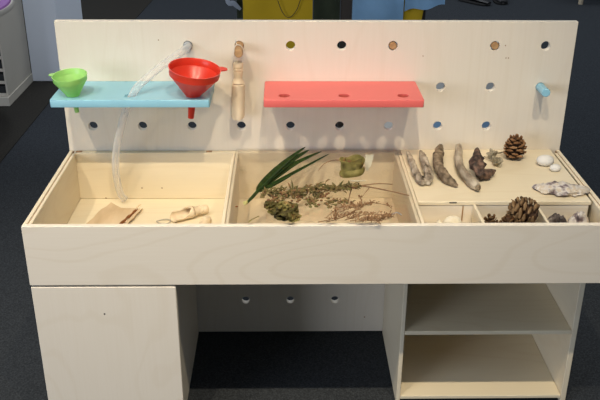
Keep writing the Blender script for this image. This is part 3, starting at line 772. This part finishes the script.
pine_cone('small pine cone in front of the largest one in the compartment', (.3960, -.3660, .4890), (-.30, -.15, .9), .048, .0205, 32, M['cone_d'], 3)
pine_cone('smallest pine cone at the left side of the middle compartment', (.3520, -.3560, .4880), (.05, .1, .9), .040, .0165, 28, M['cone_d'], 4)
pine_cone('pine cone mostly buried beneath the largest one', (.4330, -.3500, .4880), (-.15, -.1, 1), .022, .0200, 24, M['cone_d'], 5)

tag(part('pebble', blob(bmesh.new(), K(545.5, 160.5, .0125), (.0205, .0165, .0128), .10, 30, 2, 4, .0122), M['pebble'], None, True), 'large white oval pebble on the right of the display deck', 'pebble', 'white pebbles on the deck')
tag(part('pebble', blob(bmesh.new(), K(555.5, 167.8, .0085), (.0130, .0105, .0086), .08, 30, 5, 4, .0082), M['pebble'], None, True), 'small white pebble just in front of the larger one', 'pebble', 'white pebbles on the deck')

def oyster(name, label, pts, w, h, mat, seed, z0, group, fn):
    """rough elongated shell: half lens with frilled growth layers"""
    C = [Vector(q) for q in spline([(*fn(u, v, 0.0),) for u, v in pts], 8)]; n = len(C); bm = bmesh.new(); rows = []
    for i, c in enumerate(C):
        s = i/(n-1); d = (C[min(i+1, n-1)]-C[max(i-1, 0)]).normalized(); sd = Vector((-d.y, d.x, 0))
        env = (math.sin(PI*(.05+.90*s**1.15)))**.75
        ring = []
        for j in range(18):
            a = 2*PI*j/18; cs, sn = cos(a), sin(a)
            k = 1+.36*noise.noise(Vector((s*9+seed, cs*1.6, sn*1.6)))+.26*noise.noise(Vector((s*24, cs*5+seed, sn*5)))
            y = w*env*cs*k; z = h*env*(sn*.9 if sn > 0 else sn*.55)*k
            ring.append(bm.verts.new(Vector((c.x, c.y, z0))+sd*y+Vector((0, 0, max(.0004, z+h*.5*env)))))
        rows.append(ring)
    for a, b in zip(rows, rows[1:]):
        for j in range(18): bm.faces.new((a[j], a[(j+1) % 18], b[(j+1) % 18], b[j]))
    bm.faces.new(rows[0]); bm.faces.new(rows[-1][::-1])
    return tag(part(name, bm, mat, None, True), label, 'shell', group)
oyster('oyster_shell', 'long rough white and purple oyster shell on the deck edge', [(534, 184.5), (542, 187.5), (552, 189), (564, 190), (576, 190), (588.5, 187.5)], .0270, .0150, M['oyster'], 3, DECK, 'oyster shells', lambda u, v, z: K(u, v, .006))
PITZ = .4864
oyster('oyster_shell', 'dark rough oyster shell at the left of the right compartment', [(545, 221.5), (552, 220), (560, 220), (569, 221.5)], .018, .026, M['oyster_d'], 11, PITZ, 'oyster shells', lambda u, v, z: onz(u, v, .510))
oyster('oyster_shell', 'pale grey oyster shell at the right of the right compartment', [(569, 220.5), (575, 218.5), (582, 219.5), (588, 222)], .018, .027, M['oyster'], 17, PITZ, 'oyster shells', lambda u, v, z: onz(u, v, .510))
def clam(label, x, y, rx, ry, rz, seed):
    bm = bmesh.new(); blob(bm, (x, y, PITZ+rz*.6), (rx, ry, rz), .10, 40, seed, 4, rz*.58)
    for v in bm.verts:
        a = math.atan2(v.co.y-y, v.co.x-x); v.co.z += .0006*sin(a*22)*(1 if v.co.z > PITZ+.004 else 0)
    return tag(part('clam_shell', bm, M['shell_cream'], None, True), label, 'shell', 'cream shells in the left compartment')
clam('larger cream shell in the left small compartment', .2730, -.3580, .0215, .0190, .0260, 2)
clam('small cream shell left of the larger one in the compartment', .2430, -.3640, .0085, .0085, .0225, 5)

# ------------------------------------------------------------------ behind the table
cb = thing('tray_cabinet', 'beige cabinet with black tray slots at the far left of the photo', 'cabinet', (-1.70, 2.10, .004))
part('plinth', B(-2.03, -1.3955, 1.915, 2.322, .004, .048), M['cab_beige'], cb)
part('side_panel', B(-1.409, -1.4000, 1.930, 2.322, .0485, .80), M['cab_beige'], cb)
part('side_panel', B(-2.03, -2.006, 1.930, 2.305, .0485, .80), M['cab_beige'], cb)
part('rear_panel', B(-2.0055, -1.4095, 2.29, 2.305, .0485, .7755), M['cab_beige'], cb)
part('top_board', B(-2.0055, -1.4095, 1.930, 2.305, .776, .80), M['cab_beige'], cb)
for k in range(11):
    z = .0485+.060*k
    part('shelf_board', B(-2.0055, -1.4095, 1.932, 2.289, z, z+.014), M['cab_beige'], cb)
    part('tray', B(-2.00, -1.4100, 1.936, 2.285, z+.0145, z+.050), M['cab_slot'], cb)
part('wall_back', B(-1.398, -1.2345, 2.3237, 2.86, .004, 2.4, .002), M['white_paint'])['kind'] = 'structure'

stl = thing('round_table', 'low round table with purple top and pale rim cut off by the top left corner', 'table', (-1.595, 1.345, .004))
sc = Vector((-1.595, 1.345, .5925))
part('tabletop', lathe(bmesh.new(), [(0, -.012), (.430, -.012), (.438, 0), (.434, .012), (.42, .016), (0, .016)], sc, (0, 0, 1), 64), M['purple'], stl, True)
part('rim', lathe(bmesh.new(), [(.4385, -.016), (.448, -.014), (.450, .0), (.447, .008), (.4395, .006), (.4385, -.016)], sc, (0, 0, 1), 64), M['pale_rim'], stl, True)
part('column', lathe(bmesh.new(), [(0, 0), (.024, 0), (.024, .556), (0, .556)], (-1.595, 1.345, .024), (0, 0, 1), 20), M['steel'], stl, True)
part('foot', lathe(bmesh.new(), [(0, 0), (.16, 0), (.16, .008), (.03, .02), (0, .02)], (-1.595, 1.345, .004), (0, 0, 1), 32), M['steel'], stl, True)

# garments on a rail beyond the panel
RY = 1.62
rl = thing('garment_rail', 'dark brown rail behind the panel with coloured cloths hanging from it', 'rail', (.17, RY, 0))
part('rail_bar', lathe(bmesh.new(), [(0, 0), (.012, 0), (.012, .98), (0, .98)], (-.31, RY, .95), (1, 0, 0), 16), M['rail'], rl, True)
for x in (ony(272, 10, RY).x, ony(346, 10, RY).x, ony(420, 10, RY).x):
    part('post', B(x-.022, x+.022, RY-.016, RY+.016, .02, .937), M['rail'], rl)
    part('foot', B(x-.024, x+.024, RY-.17, RY+.17, 0, .0195), M['rail'], rl)
def cloth(name, label, x0, x1, zb, yo, mat, seed, waves=3, amp=.012, hem=None, group='cloths on the rail', x1b=None):
    """cloth folded over the rail: falls in front and a little way behind"""
    g = []
    nu = 40
    for i in range(nu+1):
        s = i/nu; row = []
        bot = hem(s) if hem else zb
        for j in range(16):
            q = j/15
            f = amp*sin(s*waves*2*PI+seed)*(.25+.75*q)
            xx = x0+(x1-x0)*s
            if x1b is not None: xx += (x1b-x1)*s*q
            row.append(Vector((xx, RY-.016-yo-f*1.0-yo*.0, .955+(bot-.955)*q)))
        top = [Vector((row[0].x, RY+(.014+yo)*cos(a)*-1, .960+(.010+yo*.3)*sin(a))) for a in (PI*.85, PI*.6, PI*.4, PI*.15)]
        back = [Vector((row[0].x, RY+.018+yo, z)) for z in (.93, .82, .72)]
        g.append(back+top+row)
    return tag(part(name, sheet(bmesh.new(), g, .003), mat, None, True), label, 'cloth', group)
e = lambda u, v=10: ony(u, v, RY-.03)
cloth('cloth', 'mustard yellow cloth, the leftmost large cloth behind the panel', e(243).x, e(312.5).x, .27, .016, M['yellow'], .4, 1.5, .006)
cloth('cloth', 'very dark green cloth between the yellow and the blue cloths', e(313.5).x, e(340).x, .27, .008, M['greencloth'], 1.0, 1.5, .004)
cloth('cloth', 'long light blue cloth behind the middle of the panel', e(352).x, e(403).x, .38, .030, M['bluecloth'], 2.0, 1.5, .007)
h0, h1 = e(404, 10.2).z, e(444, 4.2).z
cloth('cloth', 'short light blue cloth with slanting hem overlapping the yellow one', e(403.8).x, e(443.5).x, .5, .036, M['bluecloth'], 3.0, 1.2, .006, hem=lambda s: h0+(h1-h0)*s+.006*sin(s*9))
cloth('cloth', 'mustard yellow cloth partly covered by the short blue cloth', e(401).x, e(438).x, .40, .014, M['yellow'], 2.2, 1.0, .005, x1b=e(432, 19).x-e(441).x+e(441).x-.06)
cloth('cloth', 'narrow dark green strip of cloth at the left edge of yellow', e(237).x, e(242.4).x, .50, .006, M['greencloth'], .2, 1, .002)
bm = bmesh.new(); a = ony(227, -2, 1.56); b = ony(234, 3.5, 1.56); c_ = ony(240.5, 9.5, 1.57)
bm2 = bmesh.new()
tube(bm2, [(-.302, RY+.004, .966, .006), (-.304, RY-.022, .950, .006), (a.x-.004, 1.585, .80, .007), (*a, .010), (*b, .011), (*c_, .006)], 10, 5, flat=.35)
tag(part('strap', bm2, M['greycloth'], None, True), 'pale grey strap hanging from the rail, slanting down left of the yellow cloth', 'strap', None)
bm = bmesh.new(); pts = [(*ony(u, v, 1.568), .0016) for u, v in ((276, -6), (279, 4), (283, 13), (288, 17.5), (293, 15), (298, 7), (302, -6))]
tube(bm, pts, 6, 5)
tag(part('cord', bm, M['rail'], None, True), 'thin dark cord curving in a loop down the yellow cloth', 'cord')

# shoes and stool leg far away on the carpet
def shoe(label, x, y, ang):
    t = thing('shoe', label, 'shoe', (x, y, 0), 'black shoes on the carpet')
    Rz = Matrix.Rotation(ang, 4, 'Z'); Tm = Matrix.Translation((x, y, 0))
    bm = bmesh.new(); rows = []
    for s, w, h, zl in ((0, .030, .085, .016), (.03, .037, .105, .016), (.08, .038, .105, .016), (.12, .039, .085, .016), (.16, .044, .062, .016), (.21, .047, .050, .016), (.25, .040, .042, .016), (.275, .022, .030, .016)):
        rows.append([bm.verts.new((s-.13, w*cos(a)*(1 if sin(a) > -.2 else .95), zl+(h-zl)*(.5+.5*sin(a)))) for a in [2*PI*k/14 for k in range(14)]])
    for a, b in zip(rows, rows[1:]):
        for k in range(14): bm.faces.new((a[k], a[(k+1) % 14], b[(k+1) % 14], b[k]))
    bm.faces.new(rows[0][::-1]); bm.faces.new(rows[-1])
    bmesh.ops.transform(bm, matrix=Tm@Rz, verts=bm.verts)
    part('upper', bm, M['black'], t, True)
    pts = [(-.135, 0), (-.12, .036), (-.04, .041), (.06, .050), (.12, .040), (.15, 0), (.12, -.040), (.06, -.050), (-.04, -.041), (-.12, -.036)]
    bm = plate(pts, [], .018); bmesh.ops.transform(bm, matrix=Tm@Rz, verts=bm.verts)
    part('sole', bm, M['sole'], t)
p1 = onz(474, 3, 0); p2 = onz(488, 2, 0)
shoe('black shoe on the carpet behind the panel, the left one of two', p1.x, p1.y, -.9)
shoe('black shoe on the carpet behind the panel, the right one of two', p2.x+.09, p2.y+.03, -1.6)
q = onz(580.5, 4.2, 0)
ws = thing('wooden_stool', 'wooden stool on the far carpet with one pale leg end in view', 'stool', (q.x+.17, q.y+.17, 0))
for dx, dy in ((0, 0), (.34, 0), (0, .34), (.34, .34)):
    part('leg', lathe(bmesh.new(), [(0, 0), (.017, 0), (.021, .43), (0, .43)], (q.x+dx, q.y+dy, 0), (0, 0, 1), 16), M['beech'], ws, True)
part('seat', B(q.x-.04, q.x+.38, q.y-.04, q.y+.38, .4305, .46, .004), M['beech'], ws)

# storage boxes on the floor behind the panel, glimpsed through its holes
def crate(name, label, x0, x1, y0, y1, z0, z1, mat, mat2):
    t = thing(name, label, 'box', ((x0+x1)/2, (y0+y1)/2, z0), 'storage boxes behind the panel')
    bm = bmesh.new(); w = .006
    box(bm, x0, x1, y0, y1, z0, z0+w); box(bm, x0, x0+w, y0, y1, z0+w, z1-.02); box(bm, x1-w, x1, y0, y1, z0+w, z1-.02)
    box(bm, x0+w, x1-w, y0, y0+w, z0+w, z1-.02); box(bm, x0+w, x1-w, y1-w, y1, z0+w, z1-.02)
    part('body', bm, mat, t)
    part('lid', B(x0-.006, x1+.006, y0-.006, y1+.006, z1-.0195, z1, .003), mat2, t)
crate('storage_box', 'blue plastic storage box on the floor seen through the lower right holes', .40, .76, 1.02, 1.40, 0, .335, M['crate_blue'], M['crate_blue'])
crate('storage_box', 'white plastic storage box stacked on the blue one behind the panel', .41, .75, 1.03, 1.39, .3355, .52, M['crate_white'], M['crate_white'])
crate('storage_box', 'white plastic storage box on the floor left of the blue one', .19, .385, 1.02, 1.36, 0, .40, M['crate_white'], M['crate_white'])

# ------------------------------------------------------------------ light
W_ = bpy.data.worlds.new('room'); S.world = W_; W_.use_nodes = True
bg = W_.node_tree.nodes['Background']; bg.inputs[0].default_value = (.66, .82, 1.0, 1); bg.inputs[1].default_value = .13
def area(name, loc, tgt, sx, sy, power, col):
    l = bpy.data.lights.new(name, 'AREA'); o = bpy.data.objects.new(name, l); COL.objects.link(o)
    l.shape = 'RECTANGLE'; l.size = sx; l.size_y = sy; l.energy = power; l.color = col
    o.location = loc; o.rotation_euler = (Vector(tgt)-Vector(loc)).to_track_quat('-Z', 'Y').to_euler()
area('ceiling_light', (-.7, -1.75, 3.3), (0, -.2, .5), 3.4, 1.8, 20, (.90, .95, 1.0))
area('window_daylight', (-3.6, -3.6, 1.35), (-.3, .4, .5), 2.2, 1.6, 94, (.82, .89, 1.0))
area('hall_fill', (.2, 3.9, 3.7), (.2, 3.9, 0), 7.0, 2.4, 130, (.90, .95, 1.0))  # added overhead fill that lifts the far floor, no known fixture
def spot(x, power):
    l = bpy.data.lights.new('track_spot', 'SPOT'); o = bpy.data.objects.new('track_spot', l); COL.objects.link(o)
    o.location = (x, -1.205, 2.25); l.energy = power; l.color = (1.0, .855, .62); l.shadow_soft_size = .016
    l.spot_size = math.radians(55); l.spot_blend = 1.0
    tgt = Vector((x*.85, -.26, .42)); o.rotation_euler = (tgt-Vector(o.location)).to_track_quat('-Z', 'Y').to_euler()
    return o
l = bpy.data.lights.new('pillar_fill', 'SPOT'); o = bpy.data.objects.new('pillar_fill', l); COL.objects.link(o)  # added cool fill spot, only there to brighten the pillar and tray cabinet
l.energy = 115; l.color = (.84, .91, 1.0); l.spot_size = math.radians(46); l.spot_blend = .8; l.shadow_soft_size = .10
o.location = (-.55, .75, 3.2); o.rotation_euler = (Vector((-1.42, 2.25, .45))-Vector(o.location)).to_track_quat('-Z', 'Y').to_euler()
for x, pw in ((-1.15, 69), (-.60, 69), (.04, 69), (.50, 57)): spot(x, pw)

vs = S.view_settings
vs.view_transform = 'Standard'; vs.look = 'None'; vs.gamma = 1; vs.exposure = 0; vs.use_curve_mapping = False
